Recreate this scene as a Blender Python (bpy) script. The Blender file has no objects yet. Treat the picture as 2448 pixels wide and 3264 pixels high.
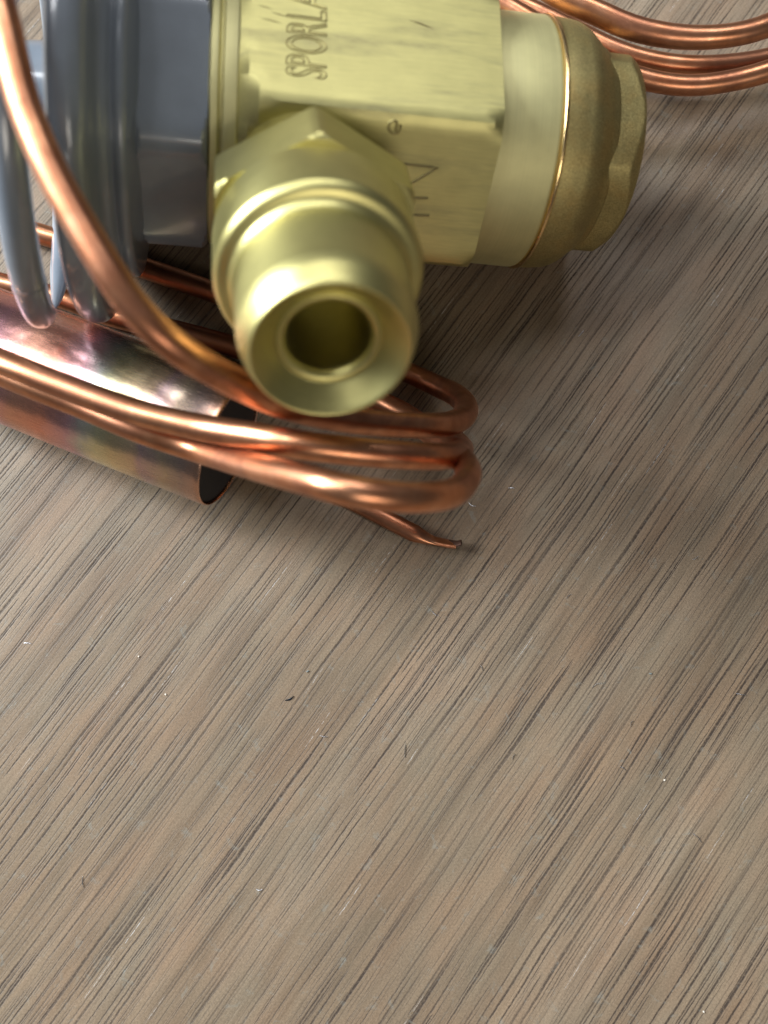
import bpy, bmesh, math, random
from mathutils import Vector, Matrix
random.seed(7)
MM = 0.001
sc = bpy.context.scene

# ------------------------------------------------------------------ camera
cam = bpy.data.cameras.new("camera")
cam_o = bpy.data.objects.new("camera", cam)
sc.collection.objects.link(cam_o)
cam_o.location = (0, 0, 143.5 * MM)
cam_o.rotation_euler = (math.radians(10), 0, 0)
cam.sensor_fit = 'VERTICAL'
cam.sensor_height = 4.54
cam.sensor_width = 3.42
cam.lens = 4.126
cam.clip_start = 0.005
cam.clip_end = 20
cam.dof.use_dof = True
cam.dof.focus_distance = 0.143
cam.dof.aperture_fstop = 1.9
sc.camera = cam_o

# ------------------------------------------------------------------ light
wd = bpy.data.worlds.new("World")
sc.world = wd
wd.use_nodes = True
bg = wd.node_tree.nodes["Background"]
bg.inputs[0].default_value = (0.93, 0.97, 1.0, 1)
bg.inputs[1].default_value = 0.07


def lamp(name, loc, aim, sx, sy, power, col, spin=0):
    l = bpy.data.lights.new(name, 'AREA')
    l.shape = 'RECTANGLE'
    l.size, l.size_y = sx, sy
    l.energy = power
    l.color = col
    o = bpy.data.objects.new(name, l)
    sc.collection.objects.link(o)
    o.location = loc
    d = Vector(aim) - Vector(loc)
    o.rotation_euler = (d.to_track_quat('-Z', 'Y').to_matrix() @ Matrix.Rotation(spin, 3, 'Z')).to_euler()
    return o


lamp("window_light", (-1.30, 0.50, 0.72), (0, 0.05, 0), 0.50, 0.8, 74.0, (0.90, 0.96, 1.0), math.radians(90))
lamp("ceiling_lamp_left", (-0.74, 0.42, 1.35), (0, 0.05, 0), 0.26, 0.8, 10.5, (0.97, 0.98, 1.0), math.radians(25))
lamp("ceiling_lamp_back", (0.12, 1.05, 1.35), (0, 0.05, 0), 1.0, 0.40, 9.5, (0.97, 0.98, 1.0))
lamp("front_fill_light", (0.28, -0.78, 0.70), (0, 0.0, 0), 0.45, 0.25, 3.0, (1.0, 0.92, 0.80))  # added warm fill to brighten the near side of the table

sc.view_settings.view_transform = 'Standard'
sc.view_settings.look = 'None'
sc.view_settings.exposure = 0.0
sc.view_settings.gamma = 1.0
sc.view_settings.use_curve_mapping = False
sc.cycles.use_denoising = True
sc.cycles.max_bounces = 6
sc.cycles.sample_clamp_indirect = 2.0


# ------------------------------------------------------------------ node helpers
class NT:
    def __init__(self, name):
        self.m = bpy.data.materials.new(name)
        self.m.use_nodes = True
        self.t = self.m.node_tree
        self.b = self.t.nodes["Principled BSDF"]

    def n(self, kind, **kw):
        nd = self.t.nodes.new(kind)
        for k, v in kw.items():
            setattr(nd, k, v)
        return nd

    def l(self, a, b):
        self.t.links.new(a, b)

    def coords(self, scale=(1000, 1000, 1000), rot=(0, 0, 0)):
        tc = self.n('ShaderNodeTexCoord')
        mp = self.n('ShaderNodeMapping')
        mp.vector_type = 'POINT'
        mp.inputs['Scale'].default_value = scale
        mp.inputs['Rotation'].default_value = rot
        self.l(tc.outputs['Object'], mp.inputs['Vector'])
        return mp.outputs['Vector']

    def stretch(self, vec, scale):
        mp = self.n('ShaderNodeMapping')
        mp.inputs['Scale'].default_value = scale
        self.l(vec, mp.inputs['Vector'])
        return mp.outputs['Vector']

    def noise(self, vec, scale, detail=3, rough=0.55, dist=0.0):
        nd = self.n('ShaderNodeTexNoise')
        nd.inputs['Scale'].default_value = scale
        nd.inputs['Detail'].default_value = detail
        nd.inputs['Roughness'].default_value = rough
        nd.inputs['Distortion'].default_value = dist
        self.l(vec, nd.inputs['Vector'])
        return nd.outputs['Fac']

    def ramp(self, fac, stops, interp='LINEAR'):
        nd = self.n('ShaderNodeValToRGB')
        cr = nd.color_ramp
        cr.interpolation = interp
        while len(cr.elements) < len(stops):
            cr.elements.new(0.5)
        for e, (p, c) in zip(cr.elements, stops):
            e.position = p
            e.color = (c, c, c, 1) if isinstance(c, (int, float)) else (*c, 1)
        self.l(fac, nd.inputs['Fac'])
        return nd.outputs['Color']

    def mix(self, fac, a, b, mode='MIX'):
        nd = self.n('ShaderNodeMix')
        nd.data_type = 'RGBA'
        nd.blend_type = mode
        for sock, v in ((nd.inputs[0], fac), (nd.inputs[6], a), (nd.inputs[7], b)):
            if isinstance(v, (int, float)):
                sock.default_value = v
            elif isinstance(v, tuple):
                sock.default_value = (*v, 1)
            else:
                self.l(v, sock)
        return nd.outputs[2]

    def math(self, op, a, b=0.0, clamp=False):
        nd = self.n('ShaderNodeMath', operation=op, use_clamp=clamp)
        for i, v in enumerate((a, b)):
            if isinstance(v, (int, float)):
                nd.inputs[i].default_value = v
            else:
                self.l(v, nd.inputs[i])
        return nd.outputs[0]

    def bump(self, height, strength, dist=0.0001, normal=None):
        nd = self.n('ShaderNodeBump')
        nd.inputs['Strength'].default_value = strength
        nd.inputs['Distance'].default_value = dist
        self.l(height, nd.inputs['Height'])
        if normal is not None:
            self.l(normal, nd.inputs['Normal'])
        return nd.outputs['Normal']

    def set(self, **kw):
        for k, v in kw.items():
            s = self.b.inputs[k.replace('_', ' ')]
            if isinstance(v, (int, float)):
                s.default_value = v
            elif isinstance(v, tuple):
                s.default_value = (*v, 1) if len(v) == 3 else v
            else:
                self.l(v, s)
        return self.m


# ------------------------------------------------------------------ materials
def wood_material():
    t = NT("walnut_laminate")
    v = t.coords(rot=(0, 0, math.radians(-54)))
    # slow wander of the grain
    wob = t.noise(t.stretch(v, (0.035, 0.05, 1)), 1.0, 2)
    sep = t.n('ShaderNodeSeparateXYZ')
    t.l(v, sep.inputs[0])
    y2 = t.math('ADD', sep.outputs[1], t.math('MULTIPLY', wob, 1.0))
    cmb = t.n('ShaderNodeCombineXYZ')
    t.l(sep.outputs[0], cmb.inputs[0])
    t.l(y2, cmb.inputs[1])
    g = cmb.outputs[0]
    broad = t.noise(t.stretch(g, (0.010, 0.070, 1)), 1.0, 2)
    mid = t.noise(t.stretch(g, (0.030, 0.40, 1)), 1.0, 3, 0.55)
    fine = t.noise(t.stretch(g, (0.10, 2.2, 1)), 1.0, 3, 0.6)
    speck = t.noise(v, 3.4, 4, 0.85)
    base = t.ramp(broad, [(0.30, (0.164, 0.117, 0.076)), (0.50, (0.198, 0.145, 0.096)), (0.70, (0.232, 0.174, 0.120))])
    base = t.mix(0.7, base, t.ramp(mid, [(0.30, (0.68, 0.66, 0.64)), (0.52, (1.0, 1.0, 1.0)), (0.72, (1.12, 1.09, 1.05))]), 'MULTIPLY')
    base = t.mix(0.4, base, t.ramp(fine, [(0.30, 0.68), (0.52, 1.0), (0.75, 1.10)]), 'MULTIPLY')
    base = t.mix(0.8, base, t.ramp(speck, [(0.32, 0.60), (0.52, 1.0), (0.70, 1.32)]), 'MULTIPLY')
    # patches of rosy and of green-grey tone
    hue = t.noise(t.stretch(v, (0.05, 0.12, 1)), 1.0, 3)
    base = t.mix(0.6, base, t.ramp(hue, [(0.32, (0.90, 1.0, 1.05)), (0.5, (1, 1, 1)), (0.68, (1.10, 0.98, 0.92))]), 'MULTIPLY')

    # dark pores: tapered dashes that run along the grain, scattered lane by lane
    jag = t.math('MULTIPLY', t.math('SUBTRACT', t.noise(t.stretch(v, (0.9, 0.9, 1)), 1.0, 3, 0.6), 0.5), 0.22)
    yj = t.math('ADD', y2, jag)

    def white(a, b=None):
        w = t.n('ShaderNodeTexWhiteNoise')
        w.noise_dimensions = '2D'
        c = t.n('ShaderNodeCombineXYZ')
        t.l(a, c.inputs[0])
        if b is not None:
            t.l(b, c.inputs[1])
        t.l(c.outputs[0], w.inputs['Vector'])
        sp = t.n('ShaderNodeSeparateColor')
        t.l(w.outputs['Color'], sp.inputs[0])
        return w.outputs['Value'], sp.outputs[0], sp.outputs[1], sp.outputs[2]

    def dashes(lane, cell, hw, keep, off):
        yl = t.math('ADD', t.math('DIVIDE', yj, lane), off)
        lid = t.math('FLOOR', yl)
        fy = t.math('SUBTRACT', t.math('FRACT', yl), 0.5)
        r0 = white(lid)[0]
        xs = t.math('ADD', t.math('DIVIDE', sep.outputs[0], cell), t.math('MULTIPLY', r0, 37.0))
        cid = t.math('FLOOR', xs)
        fx = t.math('FRACT', xs)
        ra, rb, rc, rd = white(lid, cid)
        dy = t.math('ABSOLUTE', t.math('SUBTRACT', fy, t.math('MULTIPLY', t.math('SUBTRACT', rb, 0.5), 0.7)))
        ln = t.math('ADD', 0.45, t.math('MULTIPLY', rd, 0.55))          # length of this dash
        u = t.math('DIVIDE', fx, ln)
        tap = t.math('MULTIPLY', t.math('MULTIPLY', u, t.math('SUBTRACT', 1.0, u)), 4.0, True)
        tap = t.math('POWER', tap, 0.5)
        wd = t.math('MULTIPLY', t.math('MULTIPLY', tap, t.math('ADD', 0.35, t.math('MULTIPLY', rc, 0.65))), hw / lane)
        m = t.math('SUBTRACT', 1.0, t.math('DIVIDE', dy, t.math('ADD', wd, 0.0001)), True)
        m = t.math('MULTIPLY', m, 1.8, True)
        return t.math('MULTIPLY', m, t.math('GREATER_THAN', ra, 1 - keep))

    p1 = dashes(1.40, 44.0, 0.28, 0.80, 0.0)
    p2 = dashes(0.80, 26.0, 0.19, 0.80, 3.3)
    p3 = dashes(0.48, 13.0, 0.13, 0.72, 7.7)
    pm = t.math('MAXIMUM', t.math('MULTIPLY', p1, 1.0), t.math('MAXIMUM', t.math('MULTIPLY', p2, 0.85), t.math('MULTIPLY', p3, 0.45)))
    broken = t.ramp(t.noise(v, 2.2, 4, 0.7), [(0.34, 0.45), (0.50, 1.0)])
    zone = t.ramp(t.noise(t.stretch(g, (0.03, 0.10, 1)), 1.0, 2), [(0.34, 0.45), (0.58, 1.0)])
    pm = t.math('MULTIPLY', t.math('MULTIPLY', pm, broken), zone)
    base = t.mix(t.math('MULTIPLY', pm, 0.97), base, (0.032, 0.021, 0.015))
    glints = t.math('MULTIPLY', dashes(2.3, 9.0, 0.06, 0.05, 23.1), t.ramp(t.noise(v, 1.3, 3, 0.7), [(0.42, 0.0), (0.56, 0.75)]))  # sparse pale dashes: glints off pore edges, painted into the colour
    base = t.mix(glints, base, (0.55, 0.54, 0.53))
    # grey-green dust smears
    d1 = t.ramp(t.noise(v, 0.45, 5, 0.75, 0.6), [(0.58, 0.0), (0.72, 0.45)])
    base = t.mix(d1, base, (0.19, 0.20, 0.18))
    d2 = t.ramp(t.noise(v, 1.9, 4, 0.75), [(0.655, 0.0), (0.70, 0.6)])
    base = t.mix(d2, base, (0.11, 0.12, 0.115))
    hgt = t.math('SUBTRACT', t.math('MULTIPLY', fine, 0.6), pm)
    hgt = t.math('ADD', hgt, t.math('MULTIPLY', speck, 0.5))
    nb = t.bump(hgt, 0.4, 0.00009)
    rough = t.math('ADD', t.ramp(speck, [(0.3, 0.36), (0.7, 0.50)]), t.math('MULTIPLY', pm, 0.3))
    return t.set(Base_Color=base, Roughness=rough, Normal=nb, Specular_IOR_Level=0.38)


def brass_material(name, col, rough, turned=True, grime=0.0, lines=14.0, speckle=0.0):
    t = NT(name)
    v = t.coords()
    if turned:   # lathe marks run round the axis (local X)
        rings = t.noise(t.stretch(v, (lines, 0.05, 0.05)), 1.0, 3, 0.7)
    else:        # milled strokes run along the bar
        rings = t.noise(t.stretch(v, (0.25, 5.0, 5.0)), 1.0, 3, 0.65)
    tone = t.noise(v, 0.28, 3)
    c = t.mix(0.5, col, t.ramp(tone, [(0.3, 0.86), (0.7, 1.08)]), 'MULTIPLY')
    c = t.mix(0.5 if not turned else 0.35, c, t.ramp(rings, [(0.3, 0.80), (0.65, 1.08)]), 'MULTIPLY')
    r = t.math('ADD', t.math('MULTIPLY', rings, 0.10), rough - 0.05)
    hgt = rings
    if grime:
        gz = t.noise(t.stretch(v, (0.035, 0.30, 0.30)), 1.0, 4, 0.65, 0.4)
        gm = t.ramp(gz, [(0.50, 0.0), (0.68, grime)])
        fine = t.noise(t.stretch(v, (0.5, 5.0, 5.0)), 1.0, 3, 0.7)
        gm = t.math('MULTIPLY', gm, t.ramp(fine, [(0.36, 0.35), (0.64, 1.0)]))
        c = t.mix(gm, c, (0.16, 0.14, 0.11))
        r = t.math('ADD', r, t.math('MULTIPLY', gm, 0.15))
    if speckle:
        sp = t.noise(v, 4.2, 3, 0.7)
        c = t.mix(speckle, c, t.ramp(sp, [(0.35, 0.45), (0.52, 1.0), (0.68, 1.5)]), 'MULTIPLY')
        patch = t.noise(v, 0.22, 3, 0.6)
        c = t.mix(0.6, c, t.ramp(patch, [(0.35, (1.05, 0.95, 0.82)), (0.55, (0.95, 1.0, 1.0)), (0.7, (0.80, 0.82, 0.85))]), 'MULTIPLY')
        hgt = sp
    nb = t.bump(hgt, 0.18 if not speckle else 0.5, 0.00002 if not speckle else 0.00008)
    return t.set(Base_Color=c, Metallic=1.0, Roughness=r, Normal=nb)


def copper_material():
    t = NT("copper")
    v = t.coords()
    z = t.noise(v, 0.35, 3)
    z2 = t.noise(v, 2.6, 4, 0.7)
    c = t.ramp(z, [(0.3, (0.58, 0.23, 0.11)), (0.5, (0.68, 0.305, 0.16)), (0.7, (0.74, 0.365, 0.21))])
    c = t.mix(0.25, c, t.ramp(z2, [(0.3, 0.72), (0.55, 1.0), (0.75, 1.05)]), 'MULTIPLY')
    tar = t.ramp(t.noise(v, 0.11, 4, 0.6, 0.5), [(0.40, 0.0), (0.58, 0.8)])
    c = t.mix(tar, c, (0.34, 0.145, 0.085))
    r = t.math('ADD', t.ramp(z2, [(0.3, 0.36), (0.7, 0.29)]), t.math('MULTIPLY', tar, 0.08))
    nb = t.bump(z2, 0.05, 0.00004)
    return t.set(Base_Color=c, Metallic=1.0, Roughness=r, Normal=nb)


def tint_material():
    # heat-tinted oxide bands along the tube (local X runs back from the open end)
    t = NT("heat_tinted_copper")
    v = t.coords()
    sep = t.n('ShaderNodeSeparateXYZ')
    t.l(v, sep.inputs[0])
    w1 = t.noise(t.stretch(v, (0.16, 0.16, 0.16)), 1.0, 3, 0.6)
    w2 = t.noise(v, 0.9, 4, 0.7)
    x = t.math('ADD', sep.outputs[0], t.math('MULTIPLY', t.math('SUBTRACT', w1, 0.5), 5.0))
    x = t.math('ADD', x, t.math('MULTIPLY', t.math('SUBTRACT', w2, 0.5), 2.0))
    x = t.math('DIVIDE', x, 46.0, True)
    c = t.ramp(x, [(0.0, (0.66, 0.38, 0.27)), (0.07, (0.50, 0.37, 0.33)), (0.13, (0.60, 0.47, 0.35)), (0.185, (0.60, 0.42, 0.42)),
                   (0.215, (0.72, 0.52, 0.36)), (0.30, (0.76, 0.62, 0.38)), (0.345, (0.73, 0.68, 0.44)), (0.395, (0.62, 0.60, 0.54)),
                   (0.455, (0.72, 0.42, 0.46)), (0.54, (0.82, 0.36, 0.26)), (0.64, (0.82, 0.42, 0.30)), (0.74, (0.78, 0.40, 0.44)), (1.0, (0.80, 0.44, 0.34))])
    z2 = t.noise(t.stretch(v, (0.5, 3.0, 3.0)), 1.0, 4, 0.7)
    c = t.mix(0.35, c, t.ramp(z2, [(0.34, 0.65), (0.5, 1.0), (0.7, 1.06)]), 'MULTIPLY')
    crk = t.ramp(t.noise(t.stretch(v, (0.5, 1.6, 1.6)), 1.0, 5, 0.75, 1.4), [(0.30, 0.7), (0.315, 0.0)])
    c = t.mix(crk, c, (0.06, 0.04, 0.035))
    r = t.math('ADD', t.ramp(z2, [(0.3, 0.30), (0.7, 0.22)]), t.math('MULTIPLY', crk, 0.3))
    nb = t.bump(t.noise(v, 0.22, 2, 0.5), 0.20, 0.0006)
    return t.set(Base_Color=c, Metallic=1.0, Roughness=r, Normal=nb)


def paint_material():
    t = NT("grey_gloss_paint")
    v = t.coords()
    z = t.noise(v, 0.3, 3)
    z2 = t.noise(v, 3.0, 4, 0.7)
    c = t.ramp(z, [(0.3, (0.145, 0.166, 0.196)), (0.7, (0.160, 0.184, 0.216))])
    c = t.mix(0.2, c, t.ramp(z2, [(0.3, 0.8), (0.6, 1.05)]), 'MULTIPLY')
    chip = t.ramp(t.noise(v, 0.9, 4, 0.7, 0.5), [(0.735, 0.0), (0.75, 0.8)])
    c = t.mix(chip, c, (0.33, 0.17, 0.08))
    nb = t.bump(t.noise(v, 0.35, 2), 0.10, 0.0002)
    return t.set(Base_Color=c, Roughness=0.30, Specular_IOR_Level=0.45, Coat_Weight=0.7, Coat_Roughness=0.05, Normal=nb)


def plain(name, col, rough, metal=0.0):
    t = NT(name)
    v = t.coords()
    z = t.noise(v, 3.0, 3, 0.6)
    c = t.mix(0.5, col, t.ramp(z, [(0.3, 0.7), (0.7, 1.15)]), 'MULTIPLY')
    return t.set(Base_Color=c, Roughness=rough, Metallic=metal)


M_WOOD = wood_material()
BR = (0.575, 0.525, 0.22)
M_BRASS = brass_material("turned_brass", BR, 0.42)
M_BODY = brass_material("milled_brass", (0.545, 0.50, 0.22), 0.50, turned=False, grime=0.5)
M_SMOOTH = brass_material("smooth_brass", (0.60, 0.56, 0.30), 0.62, lines=6.0)
M_CAP = brass_material("cast_brass", (0.41, 0.33, 0.145), 0.54, speckle=0.5)
M_SEAM = brass_material("bright_brass_edge", (0.78, 0.56, 0.27), 0.22)
M_STAMP = plain("grimy_stamp_groove", (0.20, 0.165, 0.075), 0.55, 0.8)
M_STAMPL = plain("stamp_edge_brass", (0.36, 0.31, 0.14), 0.55, 1.0)
M_COPPER = copper_material()
M_TINT = tint_material()
M_PAINT = paint_material()
M_BLACK = plain("matte_black", (0.012, 0.011, 0.012), 0.75)
M_TIP = plain("scorched_copper", (0.075, 0.035, 0.022), 0.6, 0.5)
M_SHAVE = plain("steel_shaving", (0.62, 0.62, 0.64), 0.35, 1.0)
M_PALE = plain("pale_crumb", (0.62, 0.56, 0.48), 0.7)
M_GREY = plain("grey_crumb", (0.16, 0.185, 0.18), 0.7)
M_DARK = plain("dark_shaving", (0.035, 0.05, 0.075), 0.3, 0.7)


# ------------------------------------------------------------------ mesh helpers
def finish(me, mat, sharp=35):
    me.materials.append(mat)
    for p in me.polygons:
        p.use_smooth = True
    me.set_sharp_from_angle(angle=math.radians(sharp))
    me.update()


def link(name, me, parent=None, mtx=None):
    o = bpy.data.objects.new(name, me)
    sc.collection.objects.link(o)
    if parent is not None:
        o.parent = parent
    if mtx is not None:
        o.matrix_local = mtx
    return o


def empty(name, loc, label, cat):
    o = bpy.data.objects.new(name, None)
    sc.collection.objects.link(o)
    o.location = loc
    o.empty_display_size = 0.01
    o["label"] = label
    o["category"] = cat
    return o


def grid_mesh(name, rings, mat, cap0=True, cap1=True, sharp=35):
    """rings: list of equal-length closed loops (mm)"""
    n = len(rings[0])
    vs = [Vector(p) * MM for r in rings for p in r]
    fs = []
    for i in range(len(rings) - 1):
        for j in range(n):
            k = (j + 1) % n
            fs.append((i * n + j, i * n + k, (i + 1) * n + k, (i + 1) * n + j))
    if cap0:
        fs.append(tuple(reversed(range(n))))
    if cap1:
        b = (len(rings) - 1) * n
        fs.append(tuple(range(b, b + n)))
    me = bpy.data.meshes.new(name)
    me.from_pydata(vs, [], fs)
    bm = bmesh.new()
    bm.from_mesh(me)
    bmesh.ops.recalc_face_normals(bm, faces=bm.faces)
    bm.to_mesh(me)
    bm.free()
    finish(me, mat, sharp)
    return me


def lathe(name, prof, mat, seg=128, cap0=True, cap1=True, sharp=30):
    """prof: (x, r) along local X"""
    rings = [[(x, r * math.cos(2 * math.pi * j / seg), r * math.sin(2 * math.pi * j / seg)) for j in range(seg)] for x, r in prof]
    return grid_mesh(name, rings, mat, cap0, cap1, sharp)


def soft(prof, r=0.35, n=3):
    """round the inner corners of a lathe profile"""
    out = [prof[0]]
    for i in range(1, len(prof) - 1):
        p0, p1, p2 = (Vector(prof[i - 1]), Vector(prof[i]), Vector(prof[i + 1]))
        a, b = p0 - p1, p2 - p1
        k = min(r, a.length * 0.45, b.length * 0.45)
        A, B = p1 + a.normalized() * k, p1 + b.normalized() * k
        for s in range(n + 1):
            u = s / n
            q = A * (1 - u) ** 2 + p1 * 2 * u * (1 - u) + B * u * u
            out.append((q.x, q.y))
    out.append(prof[-1])
    return out


def hexr(th, apo, rot, rnd):
    d = ((th - rot + math.pi / 6) % (math.pi / 3)) - math.pi / 6
    r = apo / math.cos(d)
    rmax = apo / math.cos(math.pi / 6)
    lim = rmax - rnd
    if r > lim - rnd:      # soft clamp of the corner
        e = r - (lim - rnd)
        r = lim - rnd + e / (1 + e / (2 * rnd + 1e-6))
    return r


def hexbar(name, x0, x1, apo, rot, mat, rnd=0.25, ch0=None, ch1=None, seg=180, sharp=22):
    """hexagonal bar along X; ch = (end radius, slope) of the turned chamfer at each end"""
    xs = [x0]
    n = 26
    for i in range(1, n):
        xs.append(x0 + (x1 - x0) * i / n)
    xs.append(x1)
    rings = []
    for x in xs:
        ring = []
        for j in range(seg):
            th = 2 * math.pi * j / seg
            r = hexr(th, apo, rot, rnd)
            if ch0:
                r = min(r, ch0[0] + (x - x0) * ch0[1])
            if ch1:
                r = min(r, ch1[0] + (x1 - x) * ch1[1])
            ring.append((x, r * math.cos(th), r * math.sin(th)))
        rings.append(ring)
    return grid_mesh(name, rings, mat, True, True, sharp)


def spline(pts, step=0.8):
    P = [Vector(p) for p in pts]
    P = [P[0] * 2 - P[1]] + P + [P[-1] * 2 - P[-2]]
    out = []
    for i in range(1, len(P) - 2):
        p0, p1, p2, p3 = P[i - 1:i + 3]
        n = max(2, int((p2 - p1).length / step))
        a = 0.5
        t0 = 0
        t1 = t0 + max((p1 - p0).length, 1e-4) ** a
        t2 = t1 + max((p2 - p1).length, 1e-4) ** a
        t3 = t2 + max((p3 - p2).length, 1e-4) ** a
        for s in range(n):
            t = t1 + (t2 - t1) * s / n
            A1 = p0 * ((t1 - t) / (t1 - t0)) + p1 * ((t - t0) / (t1 - t0))
            A2 = p1 * ((t2 - t) / (t2 - t1)) + p2 * ((t - t1) / (t2 - t1))
            A3 = p2 * ((t3 - t) / (t3 - t2)) + p3 * ((t - t2) / (t3 - t2))
            B1 = A1 * ((t2 - t) / (t2 - t0)) + A2 * ((t - t0) / (t2 - t0))
            B2 = A2 * ((t3 - t) / (t3 - t1)) + A3 * ((t - t1) / (t3 - t1))
            out.append(B1 * ((t2 - t) / (t2 - t1)) + B2 * ((t - t1) / (t2 - t1)))
    out.append(P[-2])
    # relax a little so the tube bends like drawn metal
    for _ in range(10):
        out = [out[0]] + [out[i - 1] * 0.25 + out[i] * 0.5 + out[i + 1] * 0.25 for i in range(1, len(out) - 1)] + [out[-1]]
    return out


def tube(name, path, rad, mat, seg=20, closed=False, caps=True):
    n = len(path)
    rings = []
    nrm = None
    for i in range(n):
        if closed:
            tg = (path[(i + 1) % n] - path[i - 1]).normalized()
        else:
            tg = (path[min(i + 1, n - 1)] - path[max(i - 1, 0)]).normalized()
        if nrm is None:
            nrm = tg.orthogonal().normalized()
        nrm = (nrm - tg * nrm.dot(tg)).normalized()
        bi = tg.cross(nrm)
        r = rad(i / (n - 1)) if callable(rad) else rad
        ra, rb = r if isinstance(r, tuple) else (r, r)
        rings.append([path[i] + nrm * (ra * math.cos(2 * math.pi * j / seg)) + bi * (rb * math.sin(2 * math.pi * j / seg)) for j in range(seg)])
    if closed:
        rings.append(rings[0])
        caps = False
    return grid_mesh(name, rings, mat, caps, caps, 60)


def frame(o, x, y, z):
    m = Matrix((x, y, z)).transposed().to_4x4()
    m.translation = Vector(o)
    return m


# ------------------------------------------------------------------ table top
def table():
    me = bpy.data.meshes.new("table_top")
    bm = bmesh.new()
    bmesh.ops.create_cube(bm, size=1.0)
    bmesh.ops.scale(bm, verts=bm.verts, vec=(1.4, 0.9, 0.025))
    bmesh.ops.translate(bm, verts=bm.verts, vec=(0, 0.1, -0.0125))
    bmesh.ops.bevel(bm, geom=[e for e in bm.edges], offset=0.002, segments=2, affect='EDGES')
    bm.to_mesh(me)
    bm.free()
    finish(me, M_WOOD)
    o = link("table_top", me)
    o["kind"] = "structure"
    o["label"] = "wood-grain table top under the brass valve"
    return o


table()

# ------------------------------------------------------------------ the valve
C = Vector((-10.064, 76.644, 23.622)) * MM
A = Vector((0.98461, 0.00051, -0.17475)).normalized()
N = Vector((0.09792, -0.82986, 0.5493))
N = (N - A * N.dot(A)).normalized()
Mv = N.cross(A)

valve = empty("expansion_valve", (C.x, C.y, 0), "brass expansion valve with grey painted head and open round inlet fitting facing up", "valve")
V = frame(C - Vector((C.x, C.y, 0)), A, Mv, N)       # local X along the bar, Z along the inlet fitting

# hexagonal bar body with turned ends (local angles: 0 = Y, 90 deg = Z = inlet face)
body = link("valve_body", hexbar("valve_body", -10.6, 22.4, 17.6, math.radians(90), M_BODY, 0.35, (17.4, 0.9), (19.3, 1.2)), valve, V)
link("body_shoulder", lathe("body_shoulder", soft([(-14.2, 10), (-14.2, 16.6), (-13.9, 17.2), (-13.0, 17.2), (-12.8, 16.7), (-12.5, 16.7), (-12.3, 17.6), (-10.7, 17.6), (-10.4, 17.3), (-10.4, 10)], 0.15), M_SMOOTH), valve, V)
link("body_collar", lathe("body_collar", soft([(21.5, 10), (21.5, 17.0), (30.7, 17.2), (31.1, 16.8), (31.1, 10)], 0.3), M_SMOOTH), valve, V)

# bottom cap on the right
cap = link("bottom_cap", lathe("bottom_cap", soft([(31.25, 10), (31.25, 17.1), (33.2, 17.15), (35.6, 16.9), (36.9, 16.3), (38.0, 15.4), (38.9, 14.6), (40.2, 14.0), (40.2, 8)], 0.7, 4), M_CAP), valve, V)
link("cap_hexagon", hexbar("cap_hexagon", 38.2, 44.0, 13.5, math.radians(42), M_CAP, 1.0, None, (13.3, 0.7)), cap)
link("seam_ring", lathe("seam_ring", soft([(30.95, 10), (30.95, 17.05), (31.15, 17.4), (31.5, 17.4), (31.7, 17.05), (31.7, 10)], 0.1), M_SEAM), cap)

# inlet fitting: built along local X, then turned to its own axis
fz = (Vector((0.036, 0, 1))).normalized()
fx = Vector((0, 1, 0))
fy = fz.cross(fx)
F = V @ frame(Vector((-2.45, 0, 0)) * MM, fz, fx, fz.cross(fx))
fit = link("inlet_fitting", lathe("inlet_fitting", soft([
    (31.6, 6.0), (31.6, 11.5), (32.2, 11.8), (39.6, 11.85), (40.4, 11.3), (40.7, 10.2), (41.6, 9.7), (49.8, 9.6), (51.0, 9.4),
    (53.0, 8.6), (53.5, 8.25), (53.3, 7.95), (51.0, 5.85), (50.8, 5.6), (51.2, 5.35), (51.1, 4.9), (50.5, 4.4), (49.5, 4.3),
    (40.0, 4.3), (28.0, 4.3), (28.0, 0.05)], 0.35, 4), M_BRASS, 160, False, True), valve, F)
link("fitting_hexagon", hexbar("fitting_hexagon", 25.0, 31.9, 11.4, math.radians(32), M_BRASS, 0.2, None, (12.45, 1.2)), fit)
link("fitting_neck", lathe("fitting_neck", [(12.0, 9.2), (25.2, 9.2)], M_BRASS), fit)

# grey painted head on the left: hexagon, shell, flange, neck, wrapped tube
link("head_hexagon", hexbar("head_hexagon", -22.8, -14.15, 16.3, math.radians(47), M_PAINT, 0.55, (17.6, 1.0), (17.3, 1.6)), valve, V)
head = link("diaphragm_case", lathe("diaphragm_case", soft([
    (-22.4, 8), (-22.4, 17.0), (-22.8, 18.2), (-23.0, 20.5), (-23.3, 22.2), (-23.9, 22.7), (-24.6, 22.4), (-25.0, 21.8), (-25.5, 22.6), (-26.2, 23.0),
    (-26.7, 24.0), (-26.9, 27.5), (-27.4, 28.7), (-28.5, 29.3), (-30.0, 29.35), (-31.0, 28.7), (-31.4, 27.5), (-31.6, 22), (-33.0, 12), (-33.4, 7.2), (-44.0, 6.2), (-44.6, 5.4), (-44.6, 1)], 0.5, 4), M_PAINT, 160, sharp=40), valve, V)
LA = [math.radians(163 + (499 - 163) * i / 160) for i in range(161)]
lp = [Vector((-37.2 + 2.0 * math.sin(x), 29.2 * math.cos(x), 29.2 * math.sin(x))) for x in LA]


def drip(u):
    r = 1.55 + 0.55 * min(1, max(0, (u - 0.25) / 0.3))
    a, b = u * 14.0, (1 - u) * 40.0
    return r * max(0.05, min(1, a) ** 0.6) * max(0.05, math.sqrt(max(0.0025, 1 - (1 - min(1, b)) ** 2)))


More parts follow.
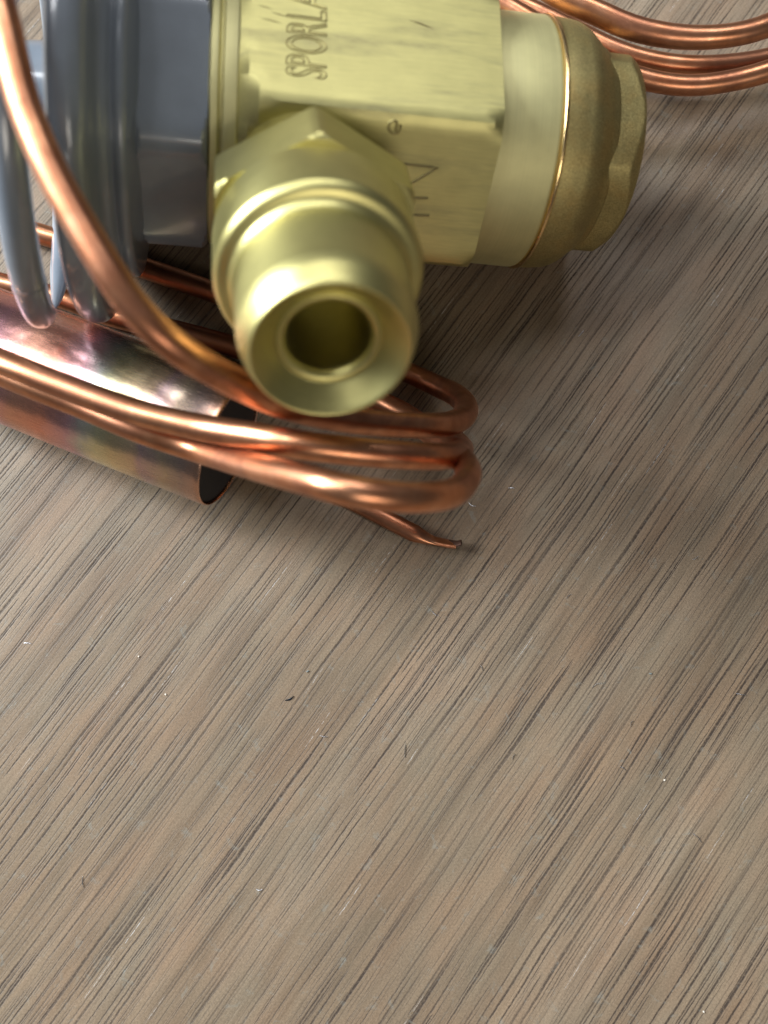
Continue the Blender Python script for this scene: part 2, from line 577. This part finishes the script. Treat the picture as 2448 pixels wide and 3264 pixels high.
loop = link("painted_tube", tube("painted_tube", lp, drip, M_PAINT, 24), head)
bp = [Vector((-37.2 + 2.0 * math.sin(x), 29.2 * math.cos(x), 29.2 * math.sin(x))) for x in [math.radians(112 + k * 0.6) for k in range(5)]]
link("solder_band", tube("solder_band", bp, 2.17, M_PAINT, 24), loop)


# stamped writing: outlines of the letters pressed into the bar's flats
def letter_mesh(ch, depth, sx, size):
    cu = bpy.data.curves.new("letter", 'FONT')
    cu.body = ch
    cu.size = size * MM
    cu.fill_mode = 'NONE'
    cu.bevel_depth = depth * MM
    cu.bevel_resolution = 1
    cu.resolution_u = 4
    o = bpy.data.objects.new("tmp", cu)
    sc.collection.objects.link(o)
    dg = bpy.context.evaluated_depsgraph_get()
    me = bpy.data.meshes.new_from_object(o.evaluated_get(dg))
    bpy.data.objects.remove(o)
    for v in me.vertices:
        v.co.x *= sx
    me.materials.clear()
    me.materials.append(M_STAMPL)
    w = max(v.co.x for v in me.vertices) - min(v.co.x for v in me.vertices)
    x0 = min(v.co.x for v in me.vertices)
    for v in me.vertices:
        v.co.x -= x0
    return me, w


c60, s60 = 0.5, math.sqrt(0.75)
n1 = Vector((0, s60, c60))
tt = Vector((0, c60, -s60))
pos = -6.6
for ch in "SPORLAN":
    me, w = letter_mesh(ch, 0.13, 0.48, 7.0)
    o3 = Vector((-0.15, 0, 0)) + n1 * 17.6 + tt * pos
    link("stamped_letter", me, body, frame(o3 * MM, tt, Vector((-1, 0, 0)), n1))
    pos += w / MM + 0.2


def stroke(name, pts, r=0.16, mat=None):
    path = []
    for a, b in zip(pts[:-1], pts[1:]):
        a, b = Vector((a[0], a[1], 17.6)), Vector((b[0], b[1], 17.6))
        path += [a.lerp(b, k / 6) for k in range(6)]
    path.append(Vector((pts[-1][0], pts[-1][1], 17.6)))
    return link(name, tube(name, path, r, mat or M_STAMP, 8), body)


stroke("stamped_letter", [(9.2, -0.9), (14.4, -0.45)], 0.18)
stroke("stamped_letter_n", [(9.4, -0.6), (14.9, 3.78), (9.2, 3.9)], 0.17).name = "stamped_letter"
stroke("stamped_letter_i", [(9.6, -3.2), (15.0, -2.9)], 0.18).name = "stamped_letter"
stroke("stamped_mark", [(8.75, 7.8), (8.75, 9.05), (8.3, 9.2), (7.85, 8.9), (7.75, 8.3), (8.05, 7.8), (8.5, 7.6), (9.1, 7.75), (9.3, 8.3), (9.2, 8.8)], 0.17, M_STAMPL)


# scratches on the top flat
def scratch(x0, t0, x1, t1, r):
    a = Vector((x0, 0, 0)) + n1 * (17.6 - r * 0.35) + tt * t0
    b = Vector((x1, 0, 0)) + n1 * (17.6 - r * 0.35) + tt * t1
    m = a.lerp(b, 0.45) + tt * 0.12
    link("scratch", tube("scratch", spline([a, m, b], 0.4), lambda u: r * (0.25 + 0.75 * math.sin(math.pi * min(max(u, 0.03), 0.97))), M_STAMP, 6), body)


scratch(10.2, 3.5, 13.6, 2.6, 0.14)
scratch(-7.0, 2.2, -4.8, 1.7, 0.10)
scratch(-8.2, 1.1, -5.4, 0.7, 0.10)
scratch(-8.6, 3.0, -6.6, 2.6, 0.09)

# ------------------------------------------------------------------ capillary coil
T1 = [(-42.75, 76.82, 60.58),
      (-40.43, 70.94, 60.56),
      (-38.38, 66.0, 60.7),
      (-37.27, 61.53, 59.92),
      (-36.07, 56.7, 59.06),
      (-34.59, 52.88, 58.39),
      (-32.97, 49.23, 57.75),
      (-29.31, 42.85, 56.62),
      (-27.14, 39.25, 55.99),
      (-24.81, 36.13, 54.42),
      (-22.92, 34.24, 53.58),
      (-20.68, 33.0, 50.82),
      (-17.69, 31.97, 47.59),
      (-14.91, 31.31, 43.92),
      (-11.31, 30.96, 38.79),
      (-6.18, 31.0, 33.71),
      (-0.55, 31.21, 30.2),
      (4.51, 31.83, 27.26),
      (8.74, 33.4, 22.46),
      (11.44, 36.29, 16.88),
      (11.83, 39.77, 11.4),
      (10.56, 42.31, 7.78),
      (7.75, 44.79, 4.16),
      (4.99, 46.6, 3.0),
      (-9.55, 53.02, 2.4),
      (-26.87, 60.82, 1.7),
      (-39.81, 65.7, 1.65),
      (-56.32, 71.1, 1.65),
      (-67.52, 74.19, 1.65)]
T2 = [(-54.6, 42.35, 27.08),
      (-49.52, 40.0, 28.7),
      (-44.67, 37.98, 29.36),
      (-40.13, 36.1, 30.05),
      (-30.85, 32.48, 31.44),
      (-21.47, 29.85, 33.0),
      (-14.04, 27.62, 36.67),
      (-11.9, 26.88, 37.56),
      (-7.02, 26.19, 37.44),
      (-1.29, 25.84, 36.36),
      (3.93, 26.03, 34.36),
      (6.89, 26.67, 31.43),
      (9.44, 28.66, 24.67),
      (10.79, 31.73, 16.07),
      (10.03, 34.98, 9.0),
      (6.48, 38.13, 4.0),
      (0.69, 40.64, 1.7),
      (-9.49, 44.07, 1.65),
      (-21.28, 46.21, 1.65),
      (-30.24, 50.2, 1.65),
      (-37.86, 55.65, 1.65)]
T3 = [(-56.83, 42.65, 22.06),
      (-51.59, 40.08, 23.64),
      (-46.36, 37.78, 24.76),
      (-39.95, 35.2, 25.32),
      (-31.91, 31.48, 27.2),
      (-24.52, 28.89, 27.25),
      (-18.69, 26.0, 32.33),
      (-13.65, 23.3, 38.96),
      (-10.12, 21.51, 43.72),
      (-4.27, 19.13, 48.38),
      (-0.46, 18.7, 47.29),
      (2.09, 18.74, 46.28),
      (6.33, 19.65, 42.38),
      (8.89, 21.4, 37.61),
      (10.22, 23.62, 33.94),
      (10.44, 27.3, 25.45),
      (9.21, 31.25, 18.02),
      (7.22, 34.09, 12.43),
      (3.41, 39.05, 7.0),
      (0.68, 41.13, 4.9),
      (-10.9, 46.98, 3.0),
      (-24.06, 51.85, 1.8),
      (-33.36, 54.47, 1.65),
      (-43.64, 56.9, 1.65),
      (-51.87, 59.97, 1.65),
      (-62.14, 62.67, 1.65),
      (-67.5, 64.18, 1.65)]
R1 = [(16.96, 106.05, 24.0),
      (20.23, 101.45, 24.0),
      (22.84, 98.57, 24.0),
      (25.71, 96.38, 24.0),
      (27.75, 95.4, 24.0),
      (30.58, 94.21, 24.0),
      (34.94, 91.82, 24.0),
      (40.05, 90.41, 24.0),
      (45.26, 89.96, 24.0),
      (51.21, 90.63, 24.0),
      (55.16, 91.97, 24.0),
      (60.78, 95.03, 24.0)]
R2 = [(8.62, 117.58, 5.0),
      (14.81, 114.5, 5.0),
      (20.96, 111.27, 5.0),
      (27.06, 108.14, 5.0),
      (32.24, 104.83, 5.5),
      (37.42, 101.56, 6.0),
      (43.34, 99.45, 6.0),
      (50.04, 98.44, 6.0),
      (57.1, 99.13, 5.5),
      (63.49, 100.51, 5.0),
      (69.84, 102.39, 5.0)]
R3 = [(9.86, 112.05, 9.0),
      (17.34, 108.22, 9.0),
      (24.0, 104.01, 9.0),
      (31.31, 99.02, 9.0),
      (36.47, 96.13, 9.0),
      (42.22, 93.91, 9.0),
      (48.75, 92.93, 9.0),
      (55.46, 93.75, 9.0),
      (61.27, 95.03, 9.5),
      (67.21, 97.29, 10.0)]
TL = [(-27.12, 37.39, 8.0),
      (-21.94, 35.15, 5.0),
      (-16.44, 32.56, 3.0),
      (-9.33, 29.04, 1.6),
      (-1.69, 25.05, 1.45),
      (2.18, 23.01, 1.45),
      (5.4, 21.35, 1.4),
      (7.19, 20.73, 1.2),
      (9.33, 20.24, 1.1),
      (11.17, 19.93, 1.3)]
DEB = [(-14.32, -3.28), (-37.36, 2.95), (-33.04, -2.73), (-11.58, 0.72), (28.51, 12.12), (31.92, 54.63), (40.48, 0.38), (37.32, -7.04), (14.82, 1.21), (17.15, 29.3), (11.35, 31.08), (13.83, 26.48), (-4.18, -1.01), (3.16, -11.04), (19.43, -11.91), (38.22, 4.76), (48.33, 18.08), (41.77, -15.26), (42.85, -20.89), (45.73, -47.26), (46.12, -23.51), (19.33, -16.26), (7.86, 9.49), (-54.43, 4.91), (-25.59, -12.25), (-12.0, -17.59), (-9.01, -8.87), (44.73, -5.47), (32.32, -1.35), (35.64, -13.59), (26.61, -4.45), (20.06, 29.07), (-44.0, -29.66), (-0.64, -36.35), (-18.24, -30.62), (53.99, -2.73), (-45.6, -36.98)]
TUBES = {"T1": T1, "T2": T2, "T3": T3, "R1": R1, "R2": R2, "R3": R3}

coil = empty("capillary_coil", (4.39 * MM, 40 * MM, 0), "bright copper capillary tube coiled in loops around and beneath the brass valve", "copper coil")
INV = Matrix.Translation(-Vector((4.39, 40, 0)) * MM)
OFF = Vector((4.39, 40, 0))
LBL = {"T1": "front loop of copper tube passing over the grey head and under the inlet fitting",
       "T2": "middle loop of copper tube crossing the tinted bulb",
       "T3": "lowest loop of copper tube, nearest the pinched tail",
       "R1": "upper copper strand curving at the far right of the cap",
       "R2": "copper strand emerging from behind the cap",
       "R3": "copper strand lying against its neighbour beside the cap"}
for k, P in TUBES.items():
    path = [p - OFF for p in spline(P)]
    ph = [random.uniform(0, 6.28) for _ in range(4)]
    path = [p + Vector((0.10 * math.sin(i * 0.11 + ph[0]), 0.10 * math.sin(i * 0.083 + ph[1]), 0.06 * math.sin(i * 0.13 + ph[2]))) for i, p in enumerate(path)]
    nn = len(path)

    def flat(u, nn=nn, ph=ph):      # hand-bent tube: slightly out of round here and there
        k = 0.035 * math.sin(u * nn * 0.07 + ph[3]) + 0.02 * math.sin(u * nn * 0.19 + ph[0])
        return (1.7 * (1 + k), 1.7 * (1 - k))
    o = link("tube_loop", tube("tube_loop", path, flat, M_COPPER, 28), coil)
    o["label"] = LBL[k]

# ------------------------------------------------------------------ tinted bulb with dark end and pinched tail
B0, B1 = Vector((-64.3, 50.1, 9.6)), Vector((-22.29, 32.97, 12.5))
bx = (B0 - B1).normalized()
by = Vector((0, 0, 1)).cross(bx).normalized()
bz = bx.cross(by)
bulb = empty("sensing_bulb", (B1.x * MM, B1.y * MM, 0), "heat-tinted copper bulb tube with black open end and thin pinched tail", "copper bulb")
BM = frame(Vector((0, 0, B1.z)) * MM, bx, by, bz)
rings = []
SEG = 96
prof = [(1.6, 9.2), (0.3, 9.2), (0.06, 9.22), (0.0, 9.3), (0.06, 9.39), (0.3, 9.5)] + [(1.0 + i * 0.6, 9.5) for i in range(76)]


def dent(x, th):
    d = 0
    for cx, ct, sx, st, k in ((12.0, 70, 3.6, 36, 0.5), (20.0, 75, 3.2, 34, 0.42), (6.0, 100, 3.0, 36, 0.3), (28.0, 80, 4.0, 34, 0.4)):
        a = (math.degrees(th) - ct + 180) % 360 - 180
        d += k * math.exp(-((x - cx) / sx) ** 2 - (a / st) ** 2)
    return d


for x, r in prof:
    ring = []
    for j in range(SEG):
        th = 2 * math.pi * j / SEG
        rr = r - (dent(x, th) if r > 9.4 else 0)
        if r < 9.4:
            rr = r - dent(0.5, th)
        rr *= 1 + 0.006 * math.sin(2 * th + x * 0.1)
        ring.append((x, rr * math.cos(th), rr * math.sin(th)))
    rings.append(ring)
link("bulb_shell", grid_mesh("bulb_shell", rings, M_TINT, False, True, 50), bulb, BM)
link("end_disc", lathe("end_disc", [(0.55, 9.19), (0.45, 8.9), (0.35, 6.0), (0.30, 0.1)], M_BLACK, 72, False, True), bulb, BM)  # flat black disc just inside the tube's open end
OB = Vector((B1.x, B1.y, 0))
tp = [p - OB for p in spline(TL, 0.5)]


def tail_r(u):
    if u < 0.86:
        return (1.4, 1.4)
    k = min(1, (u - 0.86) / 0.07)
    return (1.4 - 1.0 * k, 1.4 - 0.3 * k)


tail = link("pinched_tail", tube("pinched_tail", tp, tail_r, M_COPPER, 20), bulb)
tipm = tube("burnt_tip", [Vector((9.9, 20.15, 1.15)) - OB, Vector((10.6, 20.05, 1.3)) - OB, Vector((11.2, 20.05, 1.5)) - OB, Vector((11.9, 20.25, 1.8)) - OB],
            lambda u: (0.42 - 0.15 * u, 0.95 - 0.3 * u), M_TIP, 12)
tip = link("burnt_tip", tipm, tail)

# ------------------------------------------------------------------ swarf and crumbs on the table
def sliver(name, ln, wd, bend, mat, lump):
    n = 7
    if lump:
        bm = bmesh.new()
        bmesh.ops.create_icosphere(bm, subdivisions=1, radius=0.5)
        for v in bm.verts:
            v.co = Vector((v.co.x * ln * random.uniform(0.7, 1.2), v.co.y * wd * random.uniform(0.7, 1.3), (v.co.z + 0.5) * wd * 0.55)) * MM
        me = bpy.data.meshes.new(name)
        bm.to_mesh(me)
        bm.free()
        me.materials.append(mat)
        return me
    path = []
    for i in range(n):
        u = i / (n - 1) - 0.5
        path.append(Vector((u * ln, bend * (u * u * 4 - 1) * ln * 0.3, 0.06 + 0.10 * (0.5 - abs(u)) * ln * 0.4)))
    return tube(name, path, lambda u: (0.02 + wd * 0.5 * math.sin(math.pi * min(max(u, .05), .95)), 0.035), mat, 6)


for i, (x, y) in enumerate(DEB):
    if i in (9, 12, 15, 18, 21, 24, 27, 30, 33, 36, 25):
        continue
    kind = 'dark' if i == 0 else ('pale' if i in (1, 2, 17, 19, 25) else ('grey' if i % 3 == 0 else 'steel'))
    if kind == 'dark':
        me = sliver("metal_shaving", 1.5, 0.4, 0.5, M_DARK, False)
        lab, cat = "curled blue-black metal shaving alone on the wood below the coil", "shaving"
    elif kind == 'pale':
        me = sliver("crumb", 0.36, 0.28, 0, M_PALE, True)
        lab, cat = "tiny pale crumb on the wood table", "crumb"
    elif kind == 'grey':
        me = sliver("crumb", 0.6, 0.3, 0, M_GREY, True)
        lab, cat = "tiny grey-green crumb on the wood table", "crumb"
    else:
        me = sliver("metal_shaving", random.uniform(0.8, 1.9), 0.14, random.uniform(-0.6, 0.6), M_SHAVE, False)
        lab, cat = "tiny silvery metal shaving on the wood table", "shaving"
    o = link("crumb" if cat == "crumb" else "metal_shaving", me)
    o.location = (x * MM, y * MM, 0.00002)
    o.rotation_euler = (0, 0, random.uniform(0, math.pi))
    o["label"] = lab
    o["category"] = cat
    if kind != 'dark':
        o["group"] = {"pale": "pale crumbs on the table", "grey": "grey-green crumbs on the table", "steel": "silvery shavings on the table"}[kind]
